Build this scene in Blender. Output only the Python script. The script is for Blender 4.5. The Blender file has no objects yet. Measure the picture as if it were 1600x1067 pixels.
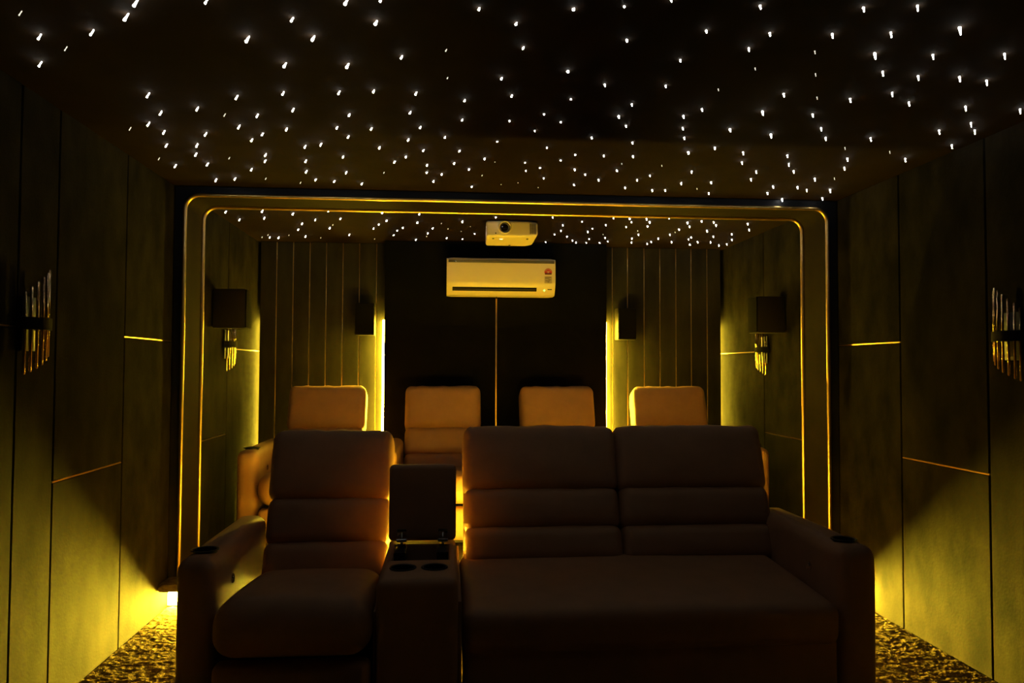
import bpy, bmesh, math, random
from mathutils import Vector, Matrix, noise

random.seed(7)
SC = bpy.context.scene
COL = SC.collection

# ------------------------------------------------------------------ dimensions (metres; x across, y away from the camera, z up)
WL, WR, H = -1.555, 2.375, 2.38          # side walls and ceiling
YP, YI = 4.50, 4.83                      # front and rear edge of the portal
PL, PR, PT = -1.500, 2.315, 2.332        # opening of the portal
PLAT = 0.168                             # height of the rear platform
YS = 6.43                                # face of the slatted panels
YB = 6.56                                # rear wall
YC = 6.28                                # face of the black centre panel
CX0, CX1 = -0.509, 1.316                 # its edges
YF = -0.7                                # wall behind the camera

# ------------------------------------------------------------------ materials
def mat(name, color, rough=0.6, metal=0.0, var=0.0, vscale=6.0, bump=0.0, bscale=200.0, sheen=0.0, spec=0.5,
        stretch=None, emit=None, estr=0.0, coat=0.0, trans=0.0, bdist=0.004):
    m = bpy.data.materials.new(name)
    m.use_nodes = True
    nt = m.node_tree
    p = nt.nodes['Principled BSDF']
    p.inputs['Base Color'].default_value = (*color, 1)
    p.inputs['Roughness'].default_value = rough
    p.inputs['Metallic'].default_value = metal
    p.inputs['Specular IOR Level'].default_value = spec
    p.inputs['Coat Weight'].default_value = coat
    p.inputs['Transmission Weight'].default_value = trans
    if sheen:
        p.inputs['Sheen Weight'].default_value = sheen
        p.inputs['Sheen Roughness'].default_value = 0.5
    tc = None
    if var or bump:
        tc = nt.nodes.new('ShaderNodeTexCoord')
        mp = nt.nodes.new('ShaderNodeMapping')
        nt.links.new(tc.outputs['Object'], mp.inputs['Vector'])
        if stretch:
            mp.inputs['Scale'].default_value = stretch
    if var:
        n = nt.nodes.new('ShaderNodeTexNoise')
        n.inputs['Scale'].default_value = vscale
        n.inputs['Detail'].default_value = 6
        n.inputs['Roughness'].default_value = 0.6
        nt.links.new(mp.outputs['Vector'], n.inputs['Vector'])
        r = nt.nodes.new('ShaderNodeValToRGB')
        a, b = 1 - var, 1 + var
        r.color_ramp.elements[0].position = 0.33
        r.color_ramp.elements[1].position = 0.67
        r.color_ramp.elements[0].color = (*[min(1, c * a) for c in color], 1)
        r.color_ramp.elements[1].color = (*[min(1, c * b) for c in color], 1)
        nt.links.new(n.outputs['Fac'], r.inputs['Fac'])
        nt.links.new(r.outputs['Color'], p.inputs['Base Color'])
    if bump:
        n2 = nt.nodes.new('ShaderNodeTexNoise')
        n2.inputs['Scale'].default_value = bscale
        n2.inputs['Detail'].default_value = 4
        nt.links.new(tc.outputs['Object'], n2.inputs['Vector'])
        bn = nt.nodes.new('ShaderNodeBump')
        bn.inputs['Strength'].default_value = bump
        bn.inputs['Distance'].default_value = bdist
        nt.links.new(n2.outputs['Fac'], bn.inputs['Height'])
        nt.links.new(bn.outputs['Normal'], p.inputs['Normal'])
    if emit:
        p.inputs['Emission Color'].default_value = (*emit, 1)
        p.inputs['Emission Strength'].default_value = estr
    return m

LED = (1.0, 0.67, 0.030)
M = {
    'suede': mat('olive_grey_suede', (0.0085, 0.0071, 0.0046), 0.9, var=0.7, vscale=7.0, bump=0.25, bscale=90, spec=0.04, stretch=(1, 1, 0.55)),
    'board': mat('dark_slat_suede', (0.016, 0.0142, 0.009), 0.75, var=0.5, vscale=3.6, bump=0.25, bscale=90, spec=0.1, stretch=(1.6, 1, 0.4)),
    'gap': mat('groove_black', (0.004, 0.004, 0.004), 0.8, spec=0.1),
    'ceiling': mat('dark_ceiling_fabric', (0.0110, 0.0068, 0.0040), 0.95, var=0.15, vscale=5, bump=0.15, bscale=150, spec=0.03),
    'black': mat('matt_black_fabric', (0.0045, 0.0045, 0.005), 0.9, var=0.2, vscale=7, bump=0.1, bscale=160, spec=0.02),
    'portal': mat('dark_portal_laminate', (0.011, 0.0075, 0.0045), 0.8, var=0.25, vscale=4, spec=0.04),
    'portal_face': mat('black_portal_face', (0.008, 0.008, 0.009), 0.6, spec=0.2),
    'gold': mat('brushed_gold', (0.83, 0.55, 0.20), 0.34, 1.0, var=0.08, vscale=12),
    'inlay': mat('bronze_inlay', (0.40, 0.24, 0.09), 0.3, 1.0),
    'carpet': mat('tan_shag_carpet', (0.070, 0.054, 0.035), 1.0, var=0.35, vscale=22, bump=0.6, bscale=160, spec=0.0, bdist=0.008),
    'leather': mat('tan_leatherette', (0.37, 0.198, 0.095), 0.55, var=0.07, vscale=9, bump=0.12, bscale=420, spec=0.35),
    'seam': mat('brown_seam', (0.10, 0.05, 0.025), 0.7),
    'plinth': mat('dark_plinth', (0.02, 0.016, 0.013), 0.7),
    'cup': mat('black_cup_plastic', (0.006, 0.006, 0.006), 0.35),
    'chrome': mat('chrome', (0.62, 0.60, 0.58), 0.18, 1.0),
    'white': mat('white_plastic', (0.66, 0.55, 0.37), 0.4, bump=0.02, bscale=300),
    'grey': mat('grey_plastic', (0.10, 0.09, 0.08), 0.4),
    'dark': mat('black_plastic', (0.008, 0.008, 0.008), 0.4),
    'grille': mat('speaker_cloth', (0.005, 0.005, 0.005), 0.9, bump=0.2, bscale=500, spec=0.03),
    'cabinet': mat('speaker_vinyl', (0.009, 0.007, 0.0055), 0.6, bump=0.05, bscale=300, spec=0.1),
    'lens': mat('lens_glass', (0.004, 0.004, 0.006), 0.05, coat=1.0),
    'rod': mat('champagne_glass_rod', (0.80, 0.60, 0.30), 0.09, 1.0),
    'red': mat('label_red', (0.50, 0.03, 0.02), 0.5),
    'maroon': mat('label_maroon', (0.10, 0.012, 0.012), 0.5),
    'paper': mat('label_paper', (0.42, 0.33, 0.21), 0.6),
    'ink': mat('label_ink', (0.12, 0.09, 0.07), 0.6),
    'led': mat('warm_led_diffuser', (0.9, 0.85, 0.7), 0.5, emit=LED, estr=340.0),
    'led_corner': mat('warm_led_corner', (0.9, 0.85, 0.7), 0.5, emit=LED, estr=190.0),
    'led_deck': mat('warm_led_deck', (0.9, 0.85, 0.7), 0.5, emit=LED, estr=340.0),
    'led_back': mat('warm_led_seat_strip', (0.9, 0.85, 0.7), 0.5, emit=LED, estr=50.0),
    'led_step': mat('warm_led_step', (0.9, 0.85, 0.7), 0.5, emit=LED, estr=1400.0),
    'star': mat('star_tip', (0.9, 0.9, 0.9), 0.5, emit=(0.96, 0.95, 0.90), estr=54.0),
    'star_dim': mat('star_tip_dim', (0.9, 0.9, 0.9), 0.5, emit=(1.0, 0.92, 0.75), estr=1.1),
    'green': mat('green_indicator', (0.2, 0.8, 0.2), 0.4, emit=(0.25, 1.0, 0.18), estr=2.2),
    'standby': mat('standby_indicator', (0.9, 0.8, 0.6), 0.4, emit=(1.0, 0.75, 0.45), estr=2.5),
}

# ------------------------------------------------------------------ mesh helpers
def link(name, bm, material, parent=None, smooth=True, angle=40, loc=None, rotz=0.0):
    me = bpy.data.meshes.new(name)
    bmesh.ops.recalc_face_normals(bm, faces=bm.faces)
    bm.to_mesh(me)
    bm.free()
    mats = material if isinstance(material, (list, tuple)) else [material]
    for m in mats:
        me.materials.append(m)
    if smooth:
        for p in me.polygons:
            p.use_smooth = True
        me.set_sharp_from_angle(angle=math.radians(angle))
    o = bpy.data.objects.new(name, me)
    COL.objects.link(o)
    if parent:
        o.parent = parent
    if loc:
        o.location = loc
    if rotz:
        o.rotation_euler = (0, 0, rotz)
    return o

def thing(name, label, cat, loc=(0, 0, 0), rotz=0.0, group=None):
    o = bpy.data.objects.new(name, None)
    o.empty_display_size = 0.1
    COL.objects.link(o)
    o.location = loc
    o.rotation_euler = (0, 0, rotz)
    o['label'] = label
    o['category'] = cat
    if group:
        o['group'] = group
    return o

def tag(o, label, cat, group=None):
    o['label'] = label
    o['category'] = cat
    if group:
        o['group'] = group
    return o

def structure(o, label=None):
    o['kind'] = 'structure'
    if label:
        o['label'] = label
    return o

def merge(dst, src, mtx=None, mi=0):
    if mtx is not None:
        src.transform(mtx)
    vm = {}
    for v in src.verts:
        vm[v] = dst.verts.new(v.co)
    for f in src.faces:
        try:
            nf = dst.faces.new([vm[v] for v in f.verts])
            nf.material_index = mi
        except ValueError:
            pass
    src.free()
    return dst

def box(bm, x0, x1, y0, y1, z0, z1, bev=0.0, seg=2, mi=0, mtx=None):
    b = bmesh.new()
    bmesh.ops.create_cube(b, size=1.0)
    b.transform(Matrix.Translation(((x0 + x1) / 2, (y0 + y1) / 2, (z0 + z1) / 2)) @ Matrix.Diagonal((x1 - x0, y1 - y0, z1 - z0, 1)))
    if bev:
        bmesh.ops.bevel(b, geom=list(b.edges), offset=bev, segments=seg, profile=0.5, affect='EDGES')
    return merge(bm, b, mtx, mi)

def axis_samples(h, r, n_in, n_r):
    r = min(r, h * 0.999)
    inner = h - r
    a = [-h + r * (1 - math.cos(math.pi / 2 * i / n_r)) if False else -inner - r * math.cos(math.pi / 2 * i / n_r) for i in range(n_r)]
    mid = [-inner + 2 * inner * i / n_in for i in range(n_in + 1)]
    return a + mid + [-v for v in reversed(a)]

def soft(w, d, h, r=0.04, n=8, nr=4, fn=None):
    """a rounded box with an even grid on its faces, so that fn(point, half sizes) can puff and crease it"""
    hx, hy, hz = w / 2, d / 2, h / 2
    r = min(r, hx, hy, hz)
    X, Y, Z = (axis_samples(v, r, n, nr) for v in (hx, hy, hz))
    bm = bmesh.new()
    cache = {}
    def vert(x, y, z):
        key = (round(x, 6), round(y, 6), round(z, 6))
        if key not in cache:
            c = Vector((max(-hx + r, min(hx - r, x)), max(-hy + r, min(hy - r, y)), max(-hz + r, min(hz - r, z))))
            q = Vector((x, y, z)) - c
            p = c + q.normalized() * r if q.length > 1e-9 else Vector((x, y, z))
            if q.length > 1e-9:
                pass
            cache[key] = bm.verts.new(p)
        return cache[key]
    def grid(A, B, f):
        for i in range(len(A) - 1):
            for j in range(len(B) - 1):
                vs = [f(A[i], B[j]), f(A[i + 1], B[j]), f(A[i + 1], B[j + 1]), f(A[i], B[j + 1])]
                if len(set(vs)) == 4:
                    try:
                        bm.faces.new(vs)
                    except ValueError:
                        pass
    for s in (-1, 1):
        grid(X, Y, lambda a, b: vert(a, b, s * hz))
        grid(X, Z, lambda a, b: vert(a, s * hy, b))
        grid(Y, Z, lambda a, b: vert(s * hx, a, b))
    if fn:
        half = (hx, hy, hz)
        for v in bm.verts:
            v.co = fn(v.co.copy(), half)
    return bm

def puff(front=0.03, top=0.0, crease=0.004, seed=0.0, pucker=0.0):
    def fn(p, hf):
        hx, hy, hz = hf
        u, v, t = p.x / hx, p.y / hy, p.z / hz
        k = max(0.0, 1 - u * u) ** 0.45 * max(0.0, 1 - t * t) ** 0.55
        p.y -= front * k * max(0.0, (1 - v) / 2)
        if top:
            k2 = max(0.0, 1 - u * u) ** 0.45 * max(0.0, 1 - v * v) ** 0.5
            p.z += top * k2 * max(0.0, (1 + t) / 2)
        if crease:
            w = noise.noise(Vector((p.x * 7 + seed, p.y * 6, p.z * 11))) + 0.5 * noise.noise(Vector((p.x * 21 + seed, p.y * 15, p.z * 26)))
            p += Vector((0, -1, 0.4)) * crease * w
        if pucker:
            e = max(0.0, abs(t) - 0.72) / 0.28
            p.z += pucker * e * math.sin(p.x * 95 + 3 * math.sin(p.x * 23 + seed)) * (1 if t > 0 else -1)
        return p
    return fn

def tube(bm, pts, r, seg=10, closed=False, mi=0, cap=True):
    pts = [Vector(p) for p in pts]
    n = len(pts)
    rings = []
    up = None
    for i, p in enumerate(pts):
        a = pts[i - 1] if (i > 0 or closed) else p
        b = pts[(i + 1) % n] if (i < n - 1 or closed) else p
        t = (b - a).normalized()
        if up is None:
            up = Vector((0, 1, 0)) if abs(t.y) < 0.9 else Vector((1, 0, 0))
        s = t.cross(up).normalized()
        up = s.cross(t).normalized()
        rr = r[i] if isinstance(r, (list, tuple)) else r
        rings.append([bm.verts.new(p + (s * math.cos(2 * math.pi * k / seg) + up * math.sin(2 * math.pi * k / seg)) * rr) for k in range(seg)])
    for i in range(n if closed else n - 1):
        A, B = rings[i], rings[(i + 1) % n]
        for k in range(seg):
            f = bm.faces.new((A[k], A[(k + 1) % seg], B[(k + 1) % seg], B[k]))
            f.material_index = mi
    if cap and not closed:
        for R in (rings[0], list(reversed(rings[-1]))):
            f = bm.faces.new(R)
            f.material_index = mi
    return bm

def lathe(bm, profile, seg=28, mtx=None, mi=0):
    """profile: (radius, height) pairs, spun about z"""
    b = bmesh.new()
    rings = []
    for r, z in profile:
        if r < 1e-6:
            rings.append([b.verts.new((0, 0, z))])
        else:
            rings.append([b.verts.new((r * math.cos(2 * math.pi * k / seg), r * math.sin(2 * math.pi * k / seg), z)) for k in range(seg)])
    for A, B in zip(rings, rings[1:]):
        for k in range(seg):
            a0, a1 = A[k % len(A)], A[(k + 1) % len(A)]
            b0, b1 = B[k % len(B)], B[(k + 1) % len(B)]
            vs = []
            for v in (a0, a1, b1, b0):
                if v not in vs:
                    vs.append(v)
            if len(vs) >= 3:
                b.faces.new(vs)
    return merge(bm, b, mtx, mi)

def cut(o, cutters):
    """cut holes: each cutter is a bmesh in the local space of o"""
    tmp = []
    for bm in cutters:
        me = bpy.data.meshes.new('cutter')
        bmesh.ops.recalc_face_normals(bm, faces=bm.faces)
        bm.to_mesh(me)
        bm.free()
        c = bpy.data.objects.new('cutter', me)
        COL.objects.link(c)
        c.parent = o.parent
        c.location = o.location
        md = o.modifiers.new('cut', 'BOOLEAN')
        md.operation = 'DIFFERENCE'
        md.solver = 'EXACT'
        md.object = c
        tmp.append(c)
    bpy.context.view_layer.update()
    dg = bpy.context.evaluated_depsgraph_get()
    me = bpy.data.meshes.new_from_object(o.evaluated_get(dg))
    o.modifiers.clear()
    o.data = me
    for p in me.polygons:
        p.use_smooth = True
    me.set_sharp_from_angle(angle=math.radians(40))
    for c in tmp:
        bpy.data.objects.remove(c)
    return o

def copy_tree(o, parent=None):
    c = o.copy()
    COL.objects.link(c)
    if parent:
        c.parent = parent
    for ch in [k for k in bpy.data.objects if k.parent is o]:
        copy_tree(ch, c)
    return c
FRONT_STARS = """-1.245,2.308,0 -1.272,2.466,1 -1.384,2.692,1 -1.095,2.419,1 -0.945,2.295,2 -0.881,2.200,2 -0.680,2.175,1 -0.465,2.278,1 -0.631,2.422,2 -0.425,2.399,2 -0.558,2.625,2 -1.134,2.966,1 -1.163,3.178,1 -1.266,3.324,1 -1.244,3.440,1 -1.372,3.404,0 -1.307,3.647,1 -1.428,3.893,0 -1.393,4.019,1 -0.999,3.111,1 -1.070,3.451,1 -1.165,3.633,1 -1.220,3.792,1 -1.220,3.972,1 -0.807,2.962,1 -0.913,3.183,0 -0.896,3.332,1 -0.782,3.178,1 -0.622,2.906,1 -0.622,3.092,1 -0.700,3.351,1 -0.821,3.433,1 -0.890,3.526,1 -0.884,3.767,1 -0.914,3.885,1 -1.024,4.062,1 -1.078,3.851,0 -1.276,4.307,1 -1.164,4.272,1 -0.995,4.255,0 -0.668,3.608,1 -0.589,3.566,1 -0.711,3.865,1 -0.746,4.074,1 -0.823,4.330,0 -0.727,4.252,1 -0.631,4.281,1 -0.480,3.312,1 -0.412,2.879,1 -1.236,2.556,0 -0.292,2.149,2 -0.193,2.130,1 -0.220,2.276,2 -0.347,2.612,2 -0.159,2.528,1 -0.012,2.462,0 -0.007,2.704,0 -0.281,2.855,1 -0.125,2.863,1 0.059,2.926,1 -0.406,3.137,1 -0.157,3.084,1 0.054,3.160,1 -0.334,3.312,1 -0.123,3.277,1 -0.448,3.440,1 -0.183,3.457,1 -0.018,3.408,1 -0.324,3.596,1 -0.120,3.625,1 0.050,3.619,1 -0.515,3.772,1 -0.209,3.749,1 -0.271,3.841,1 0.027,3.844,1 -0.110,3.891,1 -0.115,4.042,1 -0.540,4.080,1 -0.341,4.064,0 -0.037,4.070,1 0.104,3.954,1 0.178,4.076,0 -0.083,4.231,1 -0.485,4.321,1 0.131,4.335,1 0.176,3.742,1 0.231,3.808,0 0.220,3.460,1 0.295,4.277,0 0.386,4.228,0 0.083,2.166,1 0.197,2.250,1 0.235,2.421,1 0.184,2.688,1 0.235,2.860,1 0.252,3.160,1 0.372,3.283,1 0.385,3.063,1 0.467,3.156,1 0.465,2.880,1 0.410,2.605,2 0.354,2.146,2 0.563,2.718,1 0.495,2.118,1 0.554,2.337,1 0.616,2.065,1 0.768,2.474,1 0.786,2.708,1 0.711,2.914,1 0.691,3.057,2 0.749,3.175,1 0.636,3.357,1 0.835,3.413,1 0.458,3.533,1 0.609,3.638,1 0.749,3.639,1 0.892,3.636,1 0.382,3.805,1 0.403,3.963,1 0.469,3.896,1 0.554,3.744,1 0.651,3.908,1 0.723,4.003,1 0.516,4.112,1 0.702,4.236,1 0.511,4.328,0 0.818,4.115,1 0.873,3.908,1 0.868,3.773,0 1.027,4.094,1 1.071,3.991,1 1.003,4.278,1 1.172,4.319,1 1.247,4.312,1 1.077,3.785,0 1.288,4.141,1 0.878,2.079,1 1.174,2.062,1 1.320,2.038,1 0.780,2.250,1 0.979,2.248,1 1.173,2.238,1 1.345,2.210,1 1.530,2.157,2 0.959,2.363,1 1.180,2.365,0 1.044,2.519,0 1.273,2.548,0 1.382,2.363,2 1.577,2.356,1 1.804,2.328,1 1.495,2.509,1 1.641,2.535,1 1.790,2.529,1 1.908,2.552,1 0.988,2.723,0 1.248,2.747,1 1.389,2.770,0 1.522,2.774,1 1.645,2.700,1 1.768,2.791,1 1.000,2.941,1 0.953,3.030,1 1.250,2.946,2 1.466,2.961,1 2.016,2.816,1 2.251,2.826,1 1.204,3.178,2 0.997,3.181,1 1.410,3.235,2 1.586,3.129,1 1.673,3.260,1 1.873,3.243,1 2.173,3.003,1 2.255,3.094,1 2.104,3.109,1 1.047,3.318,1 1.235,3.454,1 1.135,3.536,2 1.396,3.517,1 1.456,3.684,1 1.627,3.546,1 1.703,3.696,1 1.789,3.827,1 1.835,3.395,0 1.943,3.573,1 2.015,3.736,1 2.077,3.435,0 2.225,3.549,1 2.301,3.311,1 1.265,3.889,1 1.598,3.851,1 1.635,4.012,1 1.445,4.104,1 1.416,4.256,0 1.521,4.359,1 1.825,4.162,1 1.859,4.319,1 2.015,4.470,2 1.968,4.163,1 2.051,4.223,1 1.973,3.969,1 2.181,4.205,2 2.242,4.417,1 2.071,3.945,0"""  # star positions, both tables: taken from image pixels, projected back onto the ceiling
REAR_STARS = """-1.473,5.201,1 -1.222,5.141,2 -1.038,5.215,2 -0.787,5.107,1 -1.453,5.468,1 -1.266,5.391,1 -1.045,5.577,1 -1.118,5.825,1 -0.926,5.425,1 -0.745,5.362,1 -0.832,5.609,0 -0.873,5.737,1 -1.399,6.086,0 -1.412,6.200,1 -1.471,6.200,0 -1.343,6.200,1 -1.239,6.085,0 -1.119,6.128,1 -1.010,6.179,0 -0.765,6.009,1 -0.438,5.123,2 -0.431,5.405,2 -0.499,5.556,1 -0.552,5.724,1 -0.588,6.200,0 -0.382,5.791,1 -0.333,5.672,1 -0.422,5.997,1 -0.194,5.147,2 -0.218,5.449,2 -0.114,5.670,1 -0.157,5.889,1 -0.169,6.038,0 -0.259,6.200,1 -0.049,5.475,0 -0.002,5.688,0 0.081,5.092,1 0.099,5.382,2 0.162,5.587,0 -0.012,6.096,1 0.204,5.885,1 0.115,6.141,1 0.278,5.586,1 0.099,5.792,0 0.707,5.021,1 0.711,5.171,1 0.822,5.451,1 0.843,5.679,1 0.817,5.839,1 0.794,6.200,1 0.928,5.928,1 1.000,6.105,1 1.045,6.200,1 0.936,5.304,1 1.051,5.702,1 1.061,5.567,1 1.120,6.019,1 1.131,6.200,1 1.241,6.200,1 1.189,5.803,0 1.233,5.944,1 1.293,6.117,1 1.128,5.411,1 1.130,5.161,1 1.243,5.165,2 1.287,5.290,1 1.289,5.467,1 1.413,5.618,0 1.457,5.770,1 1.450,5.950,1 1.493,6.140,1 1.360,5.162,1 1.410,5.264,2 1.439,5.430,1 1.659,5.936,1 1.645,6.096,1 1.639,6.200,1 1.502,5.107,1 1.680,5.258,2 1.742,5.405,1 1.701,5.524,1 1.708,5.646,0 1.700,5.752,1 1.811,6.087,1 1.898,5.848,1 1.910,5.951,1 2.022,6.064,1 2.001,6.200,1 1.761,5.197,1 1.859,5.229,1 1.913,5.332,1 1.925,5.559,2 2.057,5.794,1 2.124,6.053,1 2.247,6.200,1 2.157,5.672,1 2.254,5.922,1 2.292,6.138,1 2.116,5.256,1 2.216,5.480,1 0.324,5.214,2 0.478,5.109,0"""
# ------------------------------------------------------------------ the room
def shag(x0, x1, y0, y1, z, nx, ny, amp, seed):
    bm = bmesh.new()
    V = []
    for j in range(ny + 1):
        row = []
        for i in range(nx + 1):
            x = x0 + (x1 - x0) * i / nx
            y = y0 + (y1 - y0) * j / ny
            q = Vector((x, y, seed))
            a = 0.8 * noise.noise(q * 26) + 0.8 * noise.noise(q * 60) + 0.6 * noise.noise(q * 95) + 0.5 * noise.noise(q * 7)
            row.append(bm.verts.new((x, y, z + amp * a)))
        V.append(row)
    for j in range(ny):
        for i in range(nx):
            bm.faces.new((V[j][i], V[j][i + 1], V[j + 1][i + 1], V[j + 1][i]))
    return bm

b = shag(WL, -0.9, 2.3, YP, 0.0, 110, 360, 0.0045, 1.3)
merge(b, shag(-0.9, 1.6, 2.3, YP, 0.0, 100, 90, 0.0045, 1.3))
merge(b, shag(1.6, WR, 2.3, YP, 0.0, 130, 360, 0.0045, 1.3))
box(b, WL, WR, YF, 2.3, -0.05, 0.0)
box(b, WL, WR, 2.3, YP, -0.08, -0.04)
structure(link('floor', b, M['carpet'], angle=180), 'tan shag carpet floor lit yellow at its edges')

# rear platform: carpeted deck with a nosing over the light recess
b = bmesh.new()
box(b, WL, WR, YP + 0.02, YB, 0.0, PLAT - 0.045)
box(b, WL, WR, YP - 0.155, YB, PLAT - 0.045, PLAT, bev=0.012)
structure(link('floor_platform', b, M['carpet']), 'raised carpeted platform under the back row')

b = bmesh.new()
box(b, WL - 0.1, WR + 0.1, YF - 0.1, YB + 0.1, H, H + 0.08)
structure(link('ceiling', b, M['ceiling']), 'dark ceiling set with tiny white star lights')

b = bmesh.new()
box(b, WL - 0.1, WR + 0.1, YF - 0.12, YF, 0, H)
structure(link('wall_front', b, M['black']))
b = bmesh.new()
box(b, WL - 0.1, WR + 0.1, YB, YB + 0.1, 0, H)
structure(link('wall_back', b, M['black']))

G = 0.009      # groove width
def side_wall(name, x, s):
    """s = +1 when the room lies towards +x. Panels stand 14 mm proud of a black backing, parted by grooves."""
    bm = bmesh.new()
    box(bm, *sorted((x - s * 0.10, x - s * 0.014)), YF, YB, 0, H, mi=1)
    joints = [YF, 0.62, 0.91, 1.55, 2.23, 2.92, 3.20, 3.855, YP, YI, 5.60, YB]
    seams = {2.92: None, 3.20: 0.888, 3.855: 1.492, YI: 0.872, 5.60: 1.478, 2.23: 1.492, 1.55: 0.888}
    inl = []
    for a, c in zip(joints, joints[1:]):
        if a == YP:
            box(bm, *sorted((x - s * 0.02, x)), a, c, 0, H)
            continue
        sz = seams.get(a)
        ga, gc = a + G / 2, c - G / 2
        if sz:
            box(bm, *sorted((x - s * 0.02, x)), ga, gc, 0, sz - G / 2, bev=0.003, seg=1)
            box(bm, *sorted((x - s * 0.02, x)), ga, gc, sz + G / 2, H, bev=0.003, seg=1)
            inl.append((ga, gc, sz))
        else:
            box(bm, *sorted((x - s * 0.02, x)), ga, gc, 0, H, bev=0.003, seg=1)
    w = structure(link(name, bm, [M['suede'], M['gap']], angle=30))
    for a, c, z in inl:
        k = bmesh.new()
        box(k, *sorted((x - s * 0.018, x - s * 0.002)), a, c, z - 0.003, z + 0.003)
        i = link('metal_inlay', k, M['inlay'], w)
        i['label'] = 'thin gold inlay line'
    return w

structure(side_wall('wall_left', WL, 1), 'dark olive suede panelled wall beside the recliner')
structure(side_wall('wall_right', WR, -1), 'dark olive suede panelled wall beside the loveseat')

# ------------------------------------------------------------------ portal arch
def arch_path(l, r, t, z0, rad, n=10):
    pts = [(l, z0)]
    for i in range(n + 1):
        a = math.pi - math.pi / 2 * i / n
        pts.append((l + rad + rad * math.cos(a), t - rad + rad * math.sin(a)))
    for i in range(n + 1):
        a = math.pi / 2 - math.pi / 2 * i / n
        pts.append((r - rad + rad * math.cos(a), t - rad + rad * math.sin(a)))
    pts.append((r, z0))
    return pts

portal = thing('portal_arch', 'wide black portal arch with rounded top corners and two gold edging lines', 'arch', (0, YP, PLAT))
b = bmesh.new()
inner = arch_path(PL, PR, PT - PLAT, 0.0, 0.085)
n = len(inner)
eps = 0.002
def outer(p):
    x, z = p
    return x, z
ow, oe, ot = WL + eps, WR - eps, H - PLAT - eps
half = n // 2
outp = []
for i, (x, z) in enumerate(inner):
    if i == 0:
        outp.append((ow, 0.0))
    elif i == n - 1:
        outp.append((oe, 0.0))
    elif i < half:
        k = (i - 1) / (half - 2)
        outp.append((ow, z + (ot - z) * min(1, k * 2)) if k < 0.5 else (ow + (x - ow) * (k - 0.5) * 2, ot))
    else:
        k = (n - 2 - i) / (half - 2)
        outp.append((oe, z + (ot - z) * min(1, k * 2)) if k < 0.5 else (oe + (x - oe) * (k - 0.5) * 2, ot))
D = YI - YP
fi = [b.verts.new((x, 0, z)) for x, z in inner]
bi = [b.verts.new((x, D, z)) for x, z in inner]
fo = [b.verts.new((x, 0, z)) for x, z in outp]
bo = [b.verts.new((x, D, z)) for x, z in outp]
for i in range(n - 1):
    b.faces.new((fi[i], fi[i + 1], bi[i + 1], bi[i])).material_index = 0
    b.faces.new((fi[i], fi[i + 1], fo[i + 1], fo[i])).material_index = 1
    b.faces.new((bi[i], bi[i + 1], bo[i + 1], bo[i])).material_index = 1
    b.faces.new((fo[i], fo[i + 1], bo[i + 1], bo[i])).material_index = 1
for i in (0, n - 1):
    b.faces.new((fi[i], bi[i], bo[i], fo[i])).material_index = 1
link('arch_lining', b, [M['portal'], M['portal_face']], portal, angle=30)
for y in (-0.004, D + 0.002):
    b = bmesh.new()
    tube(b, [(x, y, z) for x, z in arch_path(PL + 0.003, PR - 0.003, PT - PLAT - 0.003, 0.002, 0.085, 14)], 0.0115, 12)
    e = link('gold_edging', b, M['gold'], portal)
    e['label'] = 'slim round gold edging'

# ------------------------------------------------------------------ rear wall panels
def slat_panel(x0, x1, gaps, label):
    t = thing('slatted_wall_panel', label, 'wall panel', ((x0 + x1) / 2, YS, PLAT))
    cx = (x0 + x1) / 2
    bm = bmesh.new()
    box(bm, x0 - cx, x1 - cx, 0.016, 0.034, 0.001, H - PLAT - 0.002, mi=1)
    xs = [x0] + gaps + [x1]
    for a, c in zip(xs, xs[1:]):
        ga = a + (0.0045 if a != x0 else 0)
        gc = c - (0.0045 if c != x1 else 0)
        box(bm, ga - cx, gc - cx, 0, 0.022, 0.001, H - PLAT - 0.002, bev=0.002, seg=1)
    link('panel_boards', bm, [M['board'], M['gap']], t, angle=30)
    for g in gaps:
        bm = bmesh.new()
        box(bm, g - cx - 0.0028, g - cx + 0.0028, 0.002, 0.018, 0.003, H - PLAT - 0.004, bev=0.0012, seg=2)
        s = link('metal_strip', bm, M['gold'], t)
        s['label'] = 'thin upright metal strip between boards'
    return t

slat_panel(-1.530, -0.517, [-1.402, -1.269, -1.135, -1.001, -0.866, -0.731, -0.591], 'slatted dark wall panel with upright metal lines, on the recliner side of the air conditioner')
slat_panel(1.324, 2.343, [1.398, 1.530, 1.674, 1.812, 1.952, 2.086, 2.226], 'slatted dark wall panel with upright metal lines, on the loveseat side of the air conditioner')

MX = 0.399
cp = thing('centre_wall_panel', 'black fabric wall panel behind the air conditioner, split by one metal line', 'wall panel', (MX, YC, PLAT))
for a, c in ((CX0, MX - 0.006), (MX + 0.006, CX1)):
    b = bmesh.new()
    box(b, a - MX, c - MX, 0, 0.11, 0.001, H - PLAT - 0.002, bev=0.003)
    link('panel_board', b, M['black'], cp)
b = bmesh.new()
box(b, -0.006, 0.006, 0.004, 0.06, 0.001, 1.775, bev=0.0015)
k = link('metal_strip', b, M['gold'], cp)
k['label'] = 'thin gold line running down from the air conditioner'

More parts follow.
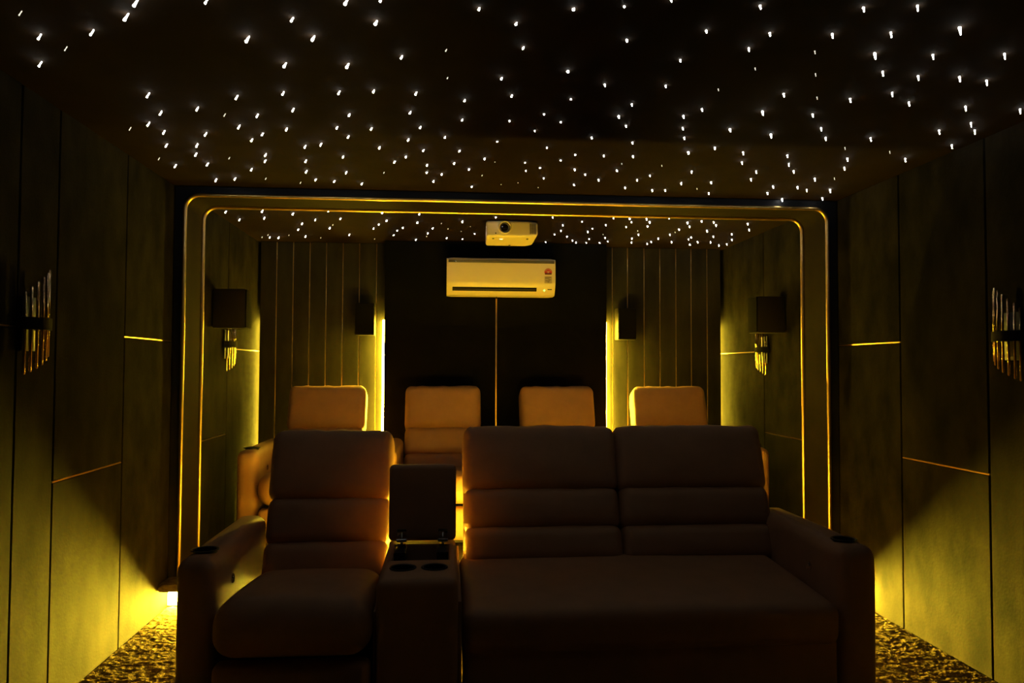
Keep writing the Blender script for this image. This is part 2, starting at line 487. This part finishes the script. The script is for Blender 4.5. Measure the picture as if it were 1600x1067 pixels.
# ------------------------------------------------------------------ LED strips
def led(name, label, x0, x1, y0, y1, z0, z1, group, axis):
    t = thing(name, label, 'light', ((x0 + x1) / 2, (y0 + y1) / 2, z0), group=group)
    cx, cy = t.location.x, t.location.y
    a = bmesh.new()
    d = bmesh.new()
    X0, X1, Y0, Y1, Z1 = x0 - cx, x1 - cx, y0 - cy, y1 - cy, z1 - z0
    if axis == '-x':
        box(a, X1 - 0.004, X1, Y0, Y1, 0, Z1); box(d, X0, X1 - 0.0045, Y0 + 0.002, Y1 - 0.002, 0.003, Z1 - 0.003, bev=0.001)
    elif axis == '+x':
        box(a, X0, X0 + 0.004, Y0, Y1, 0, Z1); box(d, X0 + 0.0045, X1, Y0 + 0.002, Y1 - 0.002, 0.003, Z1 - 0.003, bev=0.001)
    else:
        box(a, X0, X1, Y1 - 0.008, Y1, 0, Z1); box(d, X0 + 0.004, X1 - 0.004, Y0, Y1 - 0.0085, 0.004, Z1 - 0.004, bev=0.003)
    link('channel', a, M['grey'], t)
    l = link('diffuser', d, M['led_step'] if axis == 'step' else M['led_corner'], t)
    l['label'] = 'glowing warm yellow diffuser'
    return t

GL = 'vertical light strips at the rear wall'
LZ0, LZ1 = PLAT + 0.02, 1.74
def cove(label, x, s):
    """quarter-round strip in the corner between the slatted panel and the edge of the black panel"""
    t = thing('led_strip', label, 'light', (x, YS, LZ0), group=GL)
    h = LZ1 - LZ0
    a = bmesh.new()
    box(a, *sorted((s * 0.0005, s * 0.004)), -0.060, -0.002, 0, h)
    link('channel', a, M['grey'], t)
    d = bmesh.new()
    arc = [(s * 0.005, -0.003)] + [(s * (0.005 + 0.022 * math.cos(k * math.pi / 16)), -0.003 - 0.057 * math.sin(k * math.pi / 16)) for k in range(9)]
    lo = [d.verts.new((u, v, 0.003)) for u, v in arc]
    hi = [d.verts.new((u, v, h - 0.003)) for u, v in arc]
    for i in range(len(arc)):
        j = (i + 1) % len(arc)
        d.faces.new((lo[i], lo[j], hi[j], hi[i]))
    d.faces.new(lo); d.faces.new(list(reversed(hi)))
    l = link('diffuser', d, M['led'], t)
    l['label'] = 'glowing warm yellow diffuser'

cove('upright light strip at the black panel\'s edge, by the speaker over the first headrest', CX0 - 0.001, -1)
cove('upright light strip at the black panel\'s edge, by the speaker over the last headrest', CX1 + 0.001, 1)
led('led_strip', 'glowing upright light strip in the rear corner beyond the first back row recliner', -1.545, -1.50, YB - 0.016, YB - 0.002, LZ0, LZ1, GL, 'back')
led('led_strip', 'glowing upright light strip in the rear corner beyond the last back row recliner', 2.32, 2.365, YB - 0.016, YB - 0.002, LZ0, LZ1, GL, 'back')
led('step_light', 'bright yellow light strip recessed under the platform step', WL + 0.004, WR - 0.004, YP - 0.018, YP + 0.018, 0.012, PLAT - 0.047, None, 'step')

dk = thing('deck_light', 'warm light strip lying along the platform edge behind the front row', 'light', (0.40, YP - 0.03, PLAT))
a = bmesh.new()
box(a, -0.6, 0.6, -0.024, 0.024, 0.0, 0.008)
link('channel', a, M['grey'], dk)
a = bmesh.new()
box(a, -0.596, 0.596, -0.020, 0.020, 0.0085, 0.020, bev=0.004)
o = link('diffuser', a, M['led_deck'], dk)
o['label'] = 'glowing warm yellow diffuser'
# ------------------------------------------------------------------ seating
def back_frame(base_y, base_z, lean):
    return Matrix.Translation((0, base_y, base_z)) @ Matrix.Rotation(-lean, 4, 'X')

LEAN = math.radians(20.5)

def back_module(parent, cx, w, base_y, base_z, rows, seed):
    """three stacked cushions on a leaning shell; rows: (s0, s1, forward, thickness) up the lean"""
    F = back_frame(base_y, base_z, LEAN)
    s1 = rows[-1][1]
    sh = soft(w - (0.03 if w < 0.7 else 0.004), 0.13, s1 + 0.22, 0.04, 6, 3)
    sh.transform(F @ Matrix.Translation((cx, 0.175, (s1 - 0.24) / 2)))
    link('back_shell', sh, M['leather'], parent, angle=60)
    names = ['lumbar_cushion', 'back_cushion', 'head_cushion']
    for i, (a, c, fwd, th) in enumerate(rows):
        h = c - a + 0.022
        r = min(0.050, h * 0.34)
        cb = soft(w + (0.006 if i == 2 else 0.0), th, h, r, 12, 5, puff(0.028, 0.010 if i == 2 else 0.004, 0.0035, seed + i * 3.7, 0.0035 if i == 2 else 0.002))
        cb.transform(F @ Matrix.Translation((cx, th / 2 - fwd, (a + c) / 2)))
        q = link(names[i], cb, M['leather'], parent, angle=75)
        # piping seam round the cushion's rim
        sm = bmesh.new()
        hw, hh = (w - 0.012) / 2, h / 2 - 0.010
        path = []
        for k in range(40):
            t = 2 * math.pi * k / 40
            ex = 0.22
            px = math.copysign(abs(math.cos(t)) ** ex, math.cos(t)) * hw
            pz = math.copysign(abs(math.sin(t)) ** ex, math.sin(t)) * hh
            path.append((px + cx, th * 0.56 - fwd, pz + (a + c) / 2))
        tube(sm, path, 0.0045, 6, closed=True)
        sm.transform(F)
        link('piping', sm, M['leather'], q)

def back_light(parent, x0, x1, base_y, base_z, s):
    F = back_frame(base_y, base_z, LEAN)
    bm = bmesh.new()
    box(bm, x0, x1, 0.238, 0.254, s - 0.024, s + 0.024, bev=0.004, mtx=F)
    o = link('light_strip', bm, M['led_back'], parent)
    o['label'] = 'glowing warm strip along the rear of the seat back'

def cup_well(parent, x, y, z, r=0.045, name='cup_holder'):
    bm = bmesh.new()
    lathe(bm, [(r + 0.008, 0.0005), (r + 0.007, 0.004), (r + 0.002, 0.005), (r - 0.002, 0.002), (r - 0.003, -0.055), (0, -0.056)], 32, Matrix.Translation((x, y, z)))
    o = link(name, bm, M['cup'], parent, angle=50)
    o['label'] = 'black round cup holder'
    return o

def drill(x, y, z, r=0.045):
    bm = bmesh.new()
    bmesh.ops.create_cone(bm, cap_ends=True, segments=32, radius1=r, radius2=r, depth=0.12, matrix=Matrix.Translation((x, y, z)))
    return bm

def arm(parent, x0, x1, y0, y1, ztop, cup, seed, drop=0.0, side=0):
    w, d, h = x1 - x0, y1 - y0, ztop - 0.03
    bm = soft(w, d, h, 0.052, 8, 5, puff(0.006, 0.004, 0.002, seed))
    for v in bm.verts:                      # the front rolls over gently
        v.co.z -= drop * max(0.0, 1 - (v.co.y + d / 2) / 0.35) * max(0.0, (v.co.z + h / 2) / h)
    bm.transform(Matrix.Translation(((x0 + x1) / 2, (y0 + y1) / 2, 0.03 + h / 2)))
    o = link('armrest', bm, M['leather'], parent, angle=70)
    if cup:
        cx, cy = cup
        cut(o, [drill(cx, cy, ztop + 0.002)])
        cup_well(parent, cx, cy, ztop + 0.003)
    return o

def control(parent, x, y, z, s):
    bm = bmesh.new()
    R = Matrix.Translation((x, y, z)) @ Matrix.Rotation(s * math.pi / 2, 4, 'Y')
    lathe(bm, [(0.019, -0.002), (0.019, 0.003), (0.016, 0.005), (0.012, 0.004), (0.011, 0.006), (0.0, 0.0065)], 24, R)
    o = link('control_button', bm, M['chrome'], parent)
    o['label'] = 'small round chrome button'

ROWS = [(0.0, 0.180, 0.055, 0.20), (0.180, 0.388, 0.045, 0.19), (0.388, 0.715, 0.050, 0.20)]

def recliner(name, label, loc, arms, group, seed, seat_w=0.575, rotz=0.0):
    """local y = 0 at the seat front, x = 0 at the seat's middle"""
    t = thing(name, label, 'armchair', loc, rotz, group)
    back_module(t, 0, 0.580, 0.82, 0.345, ROWS, seed)
    # seat with a rolled front
    bm = soft(seat_w, 0.72, 0.20, 0.085, 12, 6, puff(0.020, 0.030, 0.003, seed + 9))
    bm.transform(Matrix.Translation((0, 0.36, 0.365)) @ Matrix.Rotation(math.radians(-5.0), 4, 'X'))
    link('seat', bm, M['leather'], t, angle=75)
    bm = soft(seat_w - 0.01, 0.09, 0.215, 0.03, 10, 4, puff(0.014, 0, 0.002, seed + 4))
    bm.transform(Matrix.Translation((0, 0.075, 0.165)))
    link('footrest', bm, M['leather'], t, angle=75)
    bm = bmesh.new()
    box(bm, -0.285, 0.285, 0.10, 1.02, 0.03, 0.27, bev=0.01)
    link('base', bm, M['plinth'], t)
    for sx in (-1, 1):
        for y in (0.2, 0.9):
            bm = bmesh.new()
            lathe(bm, [(0, 0), (0.022, 0), (0.026, 0.032), (0, 0.032)], 14, Matrix.Translation((sx * 0.26, y, 0)))
            link('foot', bm, M['dark'], t)
    for s in arms:
        x0, x1 = (-0.438, -0.297) if s < 0 else (0.297, 0.438)
        arm(t, x0, x1, 0.10, 0.98, 0.640, ((x0 + x1) / 2, 0.235), seed + s, 0.004)
        control(t, s * 0.2965, 0.36, 0.50, -s)
    return t

GB = 'four tan recliners in the back row'
BX = [-0.916, -0.030, 0.866, 1.772]
BL = ['tan back row recliner with its armrest in view, behind the single front recliner',
      'tan back row recliner seen above the raised console lid, before the black panel',
      'tan back row recliner before the black panel, its headrest above the loveseat\'s inner seat',
      'tan back row recliner in front of the slatted panel, behind the loveseat\'s outer seat']
first = recliner('recliner', BL[0], (BX[0], 5.0, PLAT), (-1, 1), GB, 1.0)
for x, l in zip(BX[1:], BL[1:]):
    c = copy_tree(first)
    c.location = (x, 5.0, PLAT)
    c['label'] = l

fr = recliner('recliner', 'single front row recliner in shadow with one armrest, beside the open console', (-0.558, 2.84, 0.0), (-1,), None, 21.0)

bm = bmesh.new()
box(bm, 0.2865, 0.2955, 0.12, 0.98, 0.03, 0.43, bev=0.004)
link('side_panel', bm, M['leather'], fr)

# loveseat
lv = thing('loveseat', 'two-seat front row loveseat in shadow with six stacked back cushions and one armrest', 'sofa', (0.820, 2.93, 0.0))
RL = [(0.0, 0.160, 0.060, 0.20), (0.160, 0.345, 0.052, 0.19), (0.345, 0.655, 0.052, 0.20)]
for k, cx in enumerate((-0.3545, 0.4065)):
    back_module(lv, cx, 0.764, 0.74, 0.42, RL, 31.0 + 7 * k)
bm = bmesh.new()
box(bm, -0.7725, -0.7585, 0.03, 0.95, 0.01, 0.46, bev=0.003)
link('side_panel', bm, M['leather'], lv)
bm = soft(1.500, 0.80, 0.165, 0.045, 18, 5, puff(0.010, 0.018, 0.003, 51))
bm.transform(Matrix.Translation((-0.006, 0.42, 0.352)) @ Matrix.Rotation(math.radians(3.0), 4, 'X'))
link('seat', bm, M['leather'], lv, angle=75)
bm = soft(1.490, 0.09, 0.235, 0.022, 18, 4, puff(0.008, 0, 0.003, 61))
bm.transform(Matrix.Translation((-0.008, 0.085, 0.160)))
link('footrest', bm, M['leather'], lv, angle=75)
bm = bmesh.new()
box(bm, -0.745, 0.76, 0.11, 1.00, 0.03, 0.27, bev=0.01)
link('base', bm, M['plinth'], lv)
for sx in (-0.68, 0.68):
    for y in (0.2, 0.9):
        bm = bmesh.new()
        lathe(bm, [(0, 0), (0.022, 0), (0.026, 0.032), (0, 0.032)], 14, Matrix.Translation((sx, y, 0)))
        link('foot', bm, M['dark'], lv)
arm(lv, 0.745, 0.905, 0.03, 0.93, 0.642, (0.822, 0.15), 71, 0.004)
control(lv, 0.7445, 0.30, 0.50, -1)

back_light(fr, -0.24, 0.24, 0.82, 0.345, 0.30)
back_light(lv, -0.70, 0.74, 0.74, 0.42, 0.23)

# console between recliner and loveseat
cs = thing('console', 'storage console with open upright lid and two cup holders between recliner and loveseat', 'console', (-0.106, 2.90, 0.0))
HW = 0.1530
bm = soft(2 * HW, 0.72, 0.53, 0.035, 8, 5, puff(0.004, 0.003, 0.0015, 81))
bm.transform(Matrix.Translation((0, 0.36, 0.03 + 0.265)))
body = link('body', bm, M['leather'], cs, angle=60)
bin_ = bmesh.new()
box(bin_, -0.122, 0.122, 0.285, 0.575, 0.30, 0.70)
cut(body, [drill(-0.062, 0.168, 0.56), drill(0.062, 0.168, 0.56), bin_])
for x in (-0.062, 0.062):
    cup_well(cs, x, 0.168, 0.563)
bm = bmesh.new()
box(bm, -0.121, 0.121, 0.286, 0.574, 0.301, 0.305)
box(bm, -0.121, -0.118, 0.286, 0.574, 0.305, 0.558); box(bm, 0.118, 0.121, 0.286, 0.574, 0.305, 0.558)
box(bm, -0.118, 0.118, 0.286, 0.289, 0.305, 0.558); box(bm, -0.118, 0.118, 0.571, 0.574, 0.305, 0.558)
link('bin_lining', bm, M['leather'], cs)
for x in (-0.090, 0.092):
    bm = bmesh.new()
    box(bm, x - 0.026, x + 0.024, 0.44, 0.570, 0.40, 0.558, bev=0.004)
    link('hinge_housing', bm, M['dark'], cs)
bm = soft(0.300, 0.050, 0.335, 0.020, 8, 4, puff(0.004, 0.004, 0.001, 91))
bm.transform(Matrix.Translation((0, 0.605, 0.570)) @ Matrix.Rotation(math.radians(-4), 4, 'X') @ Matrix.Translation((0, 0, 0.170)))
lid = link('lid', bm, M['leather'], cs, angle=60)
for x in (-0.090, 0.092):
    bm = bmesh.new()
    box(bm, x - 0.020, x + 0.020, 0.574, 0.580, 0.600, 0.628, bev=0.001)
    box(bm, x - 0.018, x + 0.018, 0.545, 0.575, 0.561, 0.566, bev=0.001)
    tube(bm, [(x, 0.560, 0.566), (x, 0.556, 0.582), (x, 0.562, 0.600), (x, 0.576, 0.610)], 0.0065, 10)
    lathe(bm, [(0, -0.022), (0.008, -0.022), (0.008, 0.022), (0, 0.022)], 14, Matrix.Translation((x, 0.556, 0.584)) @ Matrix.Rotation(math.pi / 2, 4, 'Y'))
    h = link('hinge', bm, M['chrome'], cs)
    h['label'] = 'chrome lid hinge'

# ------------------------------------------------------------------ air conditioner
ac = thing('air_conditioner', 'white split air conditioner with red label high on the black panel', 'air conditioner', (0.4265, YC, 1.926))
W2 = 0.4355
prof = [(0.0, 0.30), (-0.155, 0.30), (-0.178, 0.294), (-0.188, 0.280), (-0.190, 0.24), (-0.191, 0.115), (-0.188, 0.095), (-0.176, 0.072), (-0.150, 0.030), (-0.130, 0.008), (-0.110, 0.0), (0.0, 0.0)]
b = bmesh.new()
NX = 24
rings = []
for i in range(NX + 1):
    x = -W2 + 2 * W2 * i / NX
    e = max(0.0, abs(x) - (W2 - 0.02)) / 0.02
    k = 1 - 0.04 * e ** 3
    rings.append([b.verts.new((x, y * k, 0.15 + (z - 0.15) * (1 - 0.03 * e ** 3))) for y, z in prof])
for A, B in zip(rings, rings[1:]):
    for k in range(len(prof) - 1):
        b.faces.new((A[k], A[k + 1], B[k + 1], B[k]))
    b.faces.new((A[-1], A[0], B[0], B[-1]))
b.faces.new(rings[0]); b.faces.new(list(reversed(rings[-1])))
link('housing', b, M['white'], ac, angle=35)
b = bmesh.new()
box(b, -W2 + 0.014, W2 - 0.010, -0.1915, -0.182, 0.258, 0.279, bev=0.002)
o = link('top_band', b, M['grey'], ac)
o['label'] = 'dark grey band along the top edge'
m_ = bmesh.new()
for i in range(6):
    box(m_, -W2 + 0.022 + i * 0.0095, -W2 + 0.028 + i * 0.0095, -0.1922, -0.1912, 0.263 + (i % 2) * 0.001, 0.273)
link('logo', m_, M['chrome'], o)
# outlet slot lies on the slanted lower front
ta = math.atan2(0.176 - 0.150, 0.072 - 0.030)
S = Matrix.Translation((0, -0.163, 0.051)) @ Matrix.Rotation(ta, 4, 'X')
b = bmesh.new()
box(b, -W2 + 0.046, W2 - 0.150, -0.0015, 0.004, -0.017, 0.017, mtx=S.copy())
o = link('air_outlet', b, M['gap'], ac)
o['label'] = 'long black air outlet slot'
b = bmesh.new()
box(b, -W2 + 0.050, W2 - 0.156, -0.005, -0.001, -0.008, 0.003, bev=0.001, mtx=S.copy())
link('louvre', b, M['plinth'], o)
b = bmesh.new()
box(b, -0.018 + W2 - 0.045, 0.018 + W2 - 0.045, -0.002, 0.003, -0.002, 0.006, bev=0.001, mtx=S.copy())
link('display_window', b, M['dark'], ac)
b = bmesh.new()
lathe(b, [(0, 0.003), (0.006, 0.002), (0.008, 0), (0.008, -0.003)], 16, S @ Matrix.Translation((W2 - 0.088, -0.001, -0.006)) @ Matrix.Rotation(math.pi / 2, 4, 'X'))
o = link('indicator_light', b, M['green'], ac)
o['label'] = 'small glowing green light'
# energy label: red fan over a pale slip
b = bmesh.new()
LX, LZ = W2 - 0.060, 0.176
def fan(bm, r0, r1, y, a0, a1, mi, n=18):
    for i in range(n):
        p = [a0 + (a1 - a0) * (i + j) / n for j in (0, 1)]
        q = [(LX + r * math.cos(t), y, LZ + 0.014 + r * math.sin(t)) for r, t in ((r0, p[0]), (r1, p[0]), (r1, p[1]), (r0, p[1]))]
        bm.faces.new([bm.verts.new(v) for v in q]).material_index = mi
fan(b, 0.0, 0.031, -0.1923, math.radians(-35), math.radians(215), 0)
fan(b, 0.022, 0.027, -0.1927, math.radians(15), math.radians(165), 2, 9)
box(b, LX - 0.027, LX + 0.027, -0.1924, -0.1916, LZ - 0.006, LZ + 0.008, mi=1)
box(b, LX - 0.012, LX + 0.012, -0.1929, -0.1922, LZ + 0.016, LZ + 0.022, mi=2)
el = link('energy_label', b, [M['red'], M['maroon'], M['paper']], ac, smooth=False)
el['label'] = 'red fan-shaped energy rating label'
b = bmesh.new()
box(b, LX - 0.030, LX + 0.030, -0.1919, -0.1908, LZ - 0.076, LZ - 0.020, mi=0)
for r, (u0, u1) in enumerate(((-0.024, 0.022), (-0.024, 0.010), (0.0, 0.022), (-0.022, 0.014), (-0.006, 0.008))):
    z = LZ - 0.028 - r * 0.0095
    box(b, LX + u0, LX + u1, -0.1925, -0.1918, z - 0.0022, z + 0.0022, mi=1)
el = link('data_label', b, [M['paper'], M['ink']], ac, smooth=False)
el['label'] = 'pale slip with small dark print'
b = bmesh.new()
lathe(b, [(0, 0), (0.008, 0), (0.008, 0.02), (0, 0.02)], 12, Matrix.Translation((MX - 0.4265 - 0.004, -0.06, -0.018)))
link('drain_stub', b, M['chrome'], ac)

# ------------------------------------------------------------------ projector
pj = thing('projector', 'white projector hanging from the starry ceiling above the air conditioner', 'projector', (0.445, 5.42, H))
TI = Matrix.Translation((0, 0.02, -0.075)) @ Matrix.Rotation(math.radians(-5.0), 4, 'X')
pw, pd, ph = 0.362, 0.27, 0.115
def pjfn(p, hf):
    hx, hy, hz = hf
    f = max(0.0, (p.x / hx - 0.55)) / 0.45
    p.z += 0.014 * f * f * (1 if p.z < 0 else -0.6)
    p.y -= 0.010 * (1 - (p.x / hx) ** 2) * (1 if p.y < 0 else 0)
    taper = (p.y / hy + 1) / 2
    p.x *= 1 - 0.05 * taper
    return p
bm = soft(pw, pd, ph, 0.016, 14, 4, pjfn)
bm.transform(TI)
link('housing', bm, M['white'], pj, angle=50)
def pfront(x, z, y=0.0):
    return TI @ Matrix.Translation((x, -pd / 2 - 0.010 * (1 - (x / (pw / 2)) ** 2) + y, z)) @ Matrix.Rotation(math.pi / 2, 4, 'X')
LXp, LZp = -0.052, 0.006
bm = bmesh.new()
lathe(bm, [(0.047, -0.004), (0.047, 0.006), (0.043, 0.010), (0.036, 0.006), (0.034, -0.002)], 36, pfront(LXp, LZp))
ln = link('lens_ring', bm, M['white'], pj)
bm = bmesh.new()
lathe(bm, [(0.034, -0.006), (0.034, 0.005), (0.031, 0.006), (0.029, -0.001)], 32, pfront(LXp, LZp))
lathe(bm, [(0.030, -0.002), (0.020, 0.004), (0.0, 0.007)], 32, pfront(LXp, LZp))
link('lens', bm, M['lens'], ln)
for ix in range(4):
    for iz in range(7):
        pass
bm = bmesh.new()
for iz in range(8):
    for ix in range(3):
        x0 = 0.122 + ix * 0.0155
        z0 = -0.036 + iz * 0.0095
        box(bm, x0, x0 + 0.013, -pd / 2 - 0.0065, -pd / 2 + 0.004, z0, z0 + 0.005, mtx=TI.copy())
o = link('vent_grille', bm, M['grey'], pj)
o['label'] = 'dark vent slots'
bm = bmesh.new()
lathe(bm, [(0, 0.002), (0.005, 0.002), (0.005, -0.003)], 14, pfront(-0.115, -0.035))
link('sensor', bm, M['dark'], pj)
bm = bmesh.new()
box(bm, -0.085, -0.063, -0.075, -0.063, -ph / 2 - 0.0015, -ph / 2 + 0.003, bev=0.001, mtx=TI.copy())
o = link('standby_light', bm, M['standby'], pj)
o['label'] = 'small glowing light on the underside'
for x, y in ((-0.13, -0.09), (0.11, -0.09), (0.0, 0.1)):
    bm = bmesh.new()
    lathe(bm, [(0, -0.006), (0.007, -0.006), (0.009, 0.004)], 12, TI @ Matrix.Translation((x, y, -ph / 2)))
    link('foot', bm, M['grey'], pj)
bm = bmesh.new()
lathe(bm, [(0, 0), (0.055, 0), (0.055, -0.006), (0.018, -0.008), (0.018, -0.05), (0, -0.05)], 24)
link('ceiling_mount', bm, M['dark'], pj)

# ------------------------------------------------------------------ speakers
def speaker(label, loc, w, d, h, face, group):
    """face: the side that carries the grille ('-y' towards the camera, '+x', '-x')"""
    t = thing('wall_mounted_speaker', label, 'speaker', loc, group=group)
    bm = bmesh.new()
    box(bm, -w / 2, w / 2, -d / 2, d / 2, 0, h, bev=0.004)
    link('cabinet', bm, M['cabinet'], t)
    bm = bmesh.new()
    if face == '-y':
        box(bm, -w / 2 + 0.003, w / 2 - 0.003, -d / 2 - 0.010, -d / 2 + 0.002, 0.003, h - 0.003, bev=0.004)
    else:
        s = 1 if face == '+x' else -1
        box(bm, *sorted((s * (w / 2 - 0.002), s * (w / 2 + 0.010))), -d / 2 + 0.003, d / 2 - 0.003, 0.003, h - 0.003, bev=0.004)
    link('grille', bm, M['grille'], t)
    bm = bmesh.new()
    if face == '-y':
        box(bm, -0.03, 0.03, d / 2 - 0.002, d / 2 + 0.012, h * 0.3, h * 0.7)
    else:
        s = -1 if face == '+x' else 1
        box(bm, *sorted((s * (w / 2 - 0.002), s * (w / 2 + 0.010))), -0.03, 0.03, h * 0.3, h * 0.7)
    link('wall_bracket', bm, M['dark'], t)
    return t

GS = 'black wall speakers round the back row'
speaker('black box speaker on the slatted panel, above the first back row headrest', (-0.668, YS - 0.075, 1.608), 0.156, 0.130, 0.263, '-y', GS)
speaker('black box speaker on the slatted panel, above the last back row headrest', (1.493, YS - 0.075, 1.586), 0.156, 0.130, 0.265, '-y', GS)
speaker('black box speaker on the wall above the rear sconce, on the single recliner\'s side', (-1.437, 5.26, 1.605), 0.206, 0.13, 0.258, '+x', GS)
speaker('black box speaker on the wall above the rear sconce, on the loveseat\'s side', (2.262, 5.28, 1.603), 0.196, 0.16, 0.254, '-x', GS)

# ------------------------------------------------------------------ wall sconces
def sconce(label, x, y, z, s):
    """s = +1 when the room lies towards +x; local y grows away from the camera"""
    t = thing('wall_sconce', label, 'wall light', (x, y, z), group='glass rod wall sconces')
    bm = bmesh.new()
    box(bm, *sorted((s * 0.001, s * 0.012)), -0.05, 0.05, -0.10, 0.10, bev=0.003)
    link('backplate', bm, M['dark'], t)
    bm = bmesh.new()
    N = 20
    ring = []
    for i in range(N + 1):
        a = math.pi * i / N
        ring.append((s * (0.012 + 0.066 * math.sin(a)), -0.088 * math.cos(a)))
    lo = [bm.verts.new((p[0], p[1], -0.022)) for p in ring]
    hi = [bm.verts.new((p[0], p[1], 0.022)) for p in ring]
    for i in range(N):
        bm.faces.new((lo[i], lo[i + 1], hi[i + 1], hi[i]))
    bm.faces.new(lo); bm.faces.new(list(reversed(hi)))
    bm.faces.new((lo[-1], lo[0], hi[0], hi[-1]))
    o = link('band', bm, M['gap'], t, angle=35)
    o['label'] = 'black middle band'
    K = 8
    for i in range(K):
        u = (i + 0.5) / K
        a = math.pi * (0.06 + 0.88 * u)
        px, py = s * (0.014 + 0.050 * math.sin(a)), -0.078 * math.cos(a)
        top = 0.105 + 0.105 * min(1.0, u * 1.5) - (0.03 * (u - 0.67) / 0.33 if u > 0.67 else 0)
        bot = -0.190 + 0.110 * u ** 1.3
        bm = bmesh.new()
        rr = 0.0055
        tube(bm, [(px, py, bot), (px, py, bot + 0.003), (px, py, top - 0.003), (px, py, top)], [rr * 0.6, rr, rr, rr * 0.6], 12)
        link('glass_rod', bm, M['rod'], t)
    return t

sconce('unlit wall sconce of stepped glass rods, near the camera, on the single recliner\'s side', WL, 2.985, 1.505, 1)
sconce('unlit wall sconce of stepped glass rods, near the camera, on the loveseat\'s side', WR, 3.035, 1.490, -1)
sconce('unlit wall sconce of stepped glass rods under the side wall speaker, single recliner\'s side', WL, 5.545, 1.505, 1)
sconce('unlit wall sconce of stepped glass rods under the side wall speaker, loveseat\'s side', WR, 5.570, 1.490, -1)

# ------------------------------------------------------------------ star lights
def star_mesh(scale, tail):
    """a bead with a thin tail: the bead is the lit tip, the tail its blur streak put into the shape"""
    bm = bmesh.new()
    b2 = bmesh.new()
    bmesh.ops.create_uvsphere(b2, u_segments=8, v_segments=6, radius=0.0060 * scale)
    merge(bm, b2)
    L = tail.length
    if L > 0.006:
        tube(bm, [(0, 0, 0), tail * 0.4 * (0.3 + 0.8 * scale), tail * (0.3 + 0.8 * scale)], [0.0054 * scale, 0.0040 * scale, 0.0016], 6)  # glowing tail imitates the lens streak of a bright point
    return bm

meshes = {}
def star(x, y, k, group, label):
    u = (x - 0.41) / max(1.5, y)
    q = max(-5, min(5, round(u * 9)))
    key = (q, k)
    if key not in meshes:
        a = abs(q) / 5
        if q < 0:
            tail = Vector((0.011, 0.004, 0.024)) * (0.25 + 0.75 * a)
        else:
            tail = Vector((0.006, 0.004, -0.022)) * (0.25 + 0.75 * a)
        sc = (0.36, 0.52, 0.72)[k]
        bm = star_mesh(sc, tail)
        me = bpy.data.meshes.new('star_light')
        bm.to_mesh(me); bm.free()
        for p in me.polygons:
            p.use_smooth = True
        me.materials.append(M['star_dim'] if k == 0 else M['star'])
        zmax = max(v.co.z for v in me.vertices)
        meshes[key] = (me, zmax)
    me, zmax = meshes[key]
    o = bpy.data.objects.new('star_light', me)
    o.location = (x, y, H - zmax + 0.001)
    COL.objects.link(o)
    tag(o, label, 'star light', group)

SIZE = ('faint', 'white', 'large bright')

def zone_front(x, y, k):
    side = 'over the single recliner' if x < -0.26 else ("over the loveseat's inner seat" if x < 0.86 else "over the loveseat's outer seat")
    depth = 'in near black ceiling' if y < 3.4 else 'in brown ceiling before the portal'
    return f'tiny {SIZE[k]} star light {depth}, {side}'

def zone_rear(x, y, k):
    side = "on the single recliner's side" if x < 0.26 else ('by the projector' if x < CX1 else 'by the far slatted panel')
    return f'tiny {SIZE[k]} star light in ceiling behind the portal, {side}'

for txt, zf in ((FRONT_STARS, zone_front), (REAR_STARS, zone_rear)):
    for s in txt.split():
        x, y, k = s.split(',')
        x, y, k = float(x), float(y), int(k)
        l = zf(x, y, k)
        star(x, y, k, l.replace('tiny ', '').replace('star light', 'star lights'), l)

# ------------------------------------------------------------------ world, camera, view
w = bpy.data.worlds.new('World')
w.use_nodes = True
w.node_tree.nodes['Background'].inputs[0].default_value = (0, 0, 0, 1)
w.node_tree.nodes['Background'].inputs[1].default_value = 0
SC.world = w

yaw, pitch, roll = 0.084, 0.034, 0.004
cy, sy = math.cos(yaw), math.sin(yaw)
fw = Vector((sy * math.cos(pitch), cy * math.cos(pitch), math.sin(pitch)))
r0 = Vector((cy, -sy, 0))
u0 = r0.cross(fw)
rt = r0 * math.cos(roll) + u0 * math.sin(roll)
up = -r0 * math.sin(roll) + u0 * math.cos(roll)
cd = bpy.data.cameras.new('camera')
cam = bpy.data.objects.new('camera', cd)
COL.objects.link(cam)
cam.matrix_world = Matrix(((rt.x, up.x, -fw.x, 0), (rt.y, up.y, -fw.y, 0), (rt.z, up.z, -fw.z, 1.35), (0, 0, 0, 1)))
cd.sensor_width = 36
cd.lens = 1200 * 36 / 1600
cd.clip_start = 0.02
SC.camera = cam
SC.view_settings.view_transform = 'Standard'
SC.view_settings.look = 'None'
SC.view_settings.gamma = 1
SC.view_settings.exposure = 0
SC.view_settings.use_curve_mapping = False
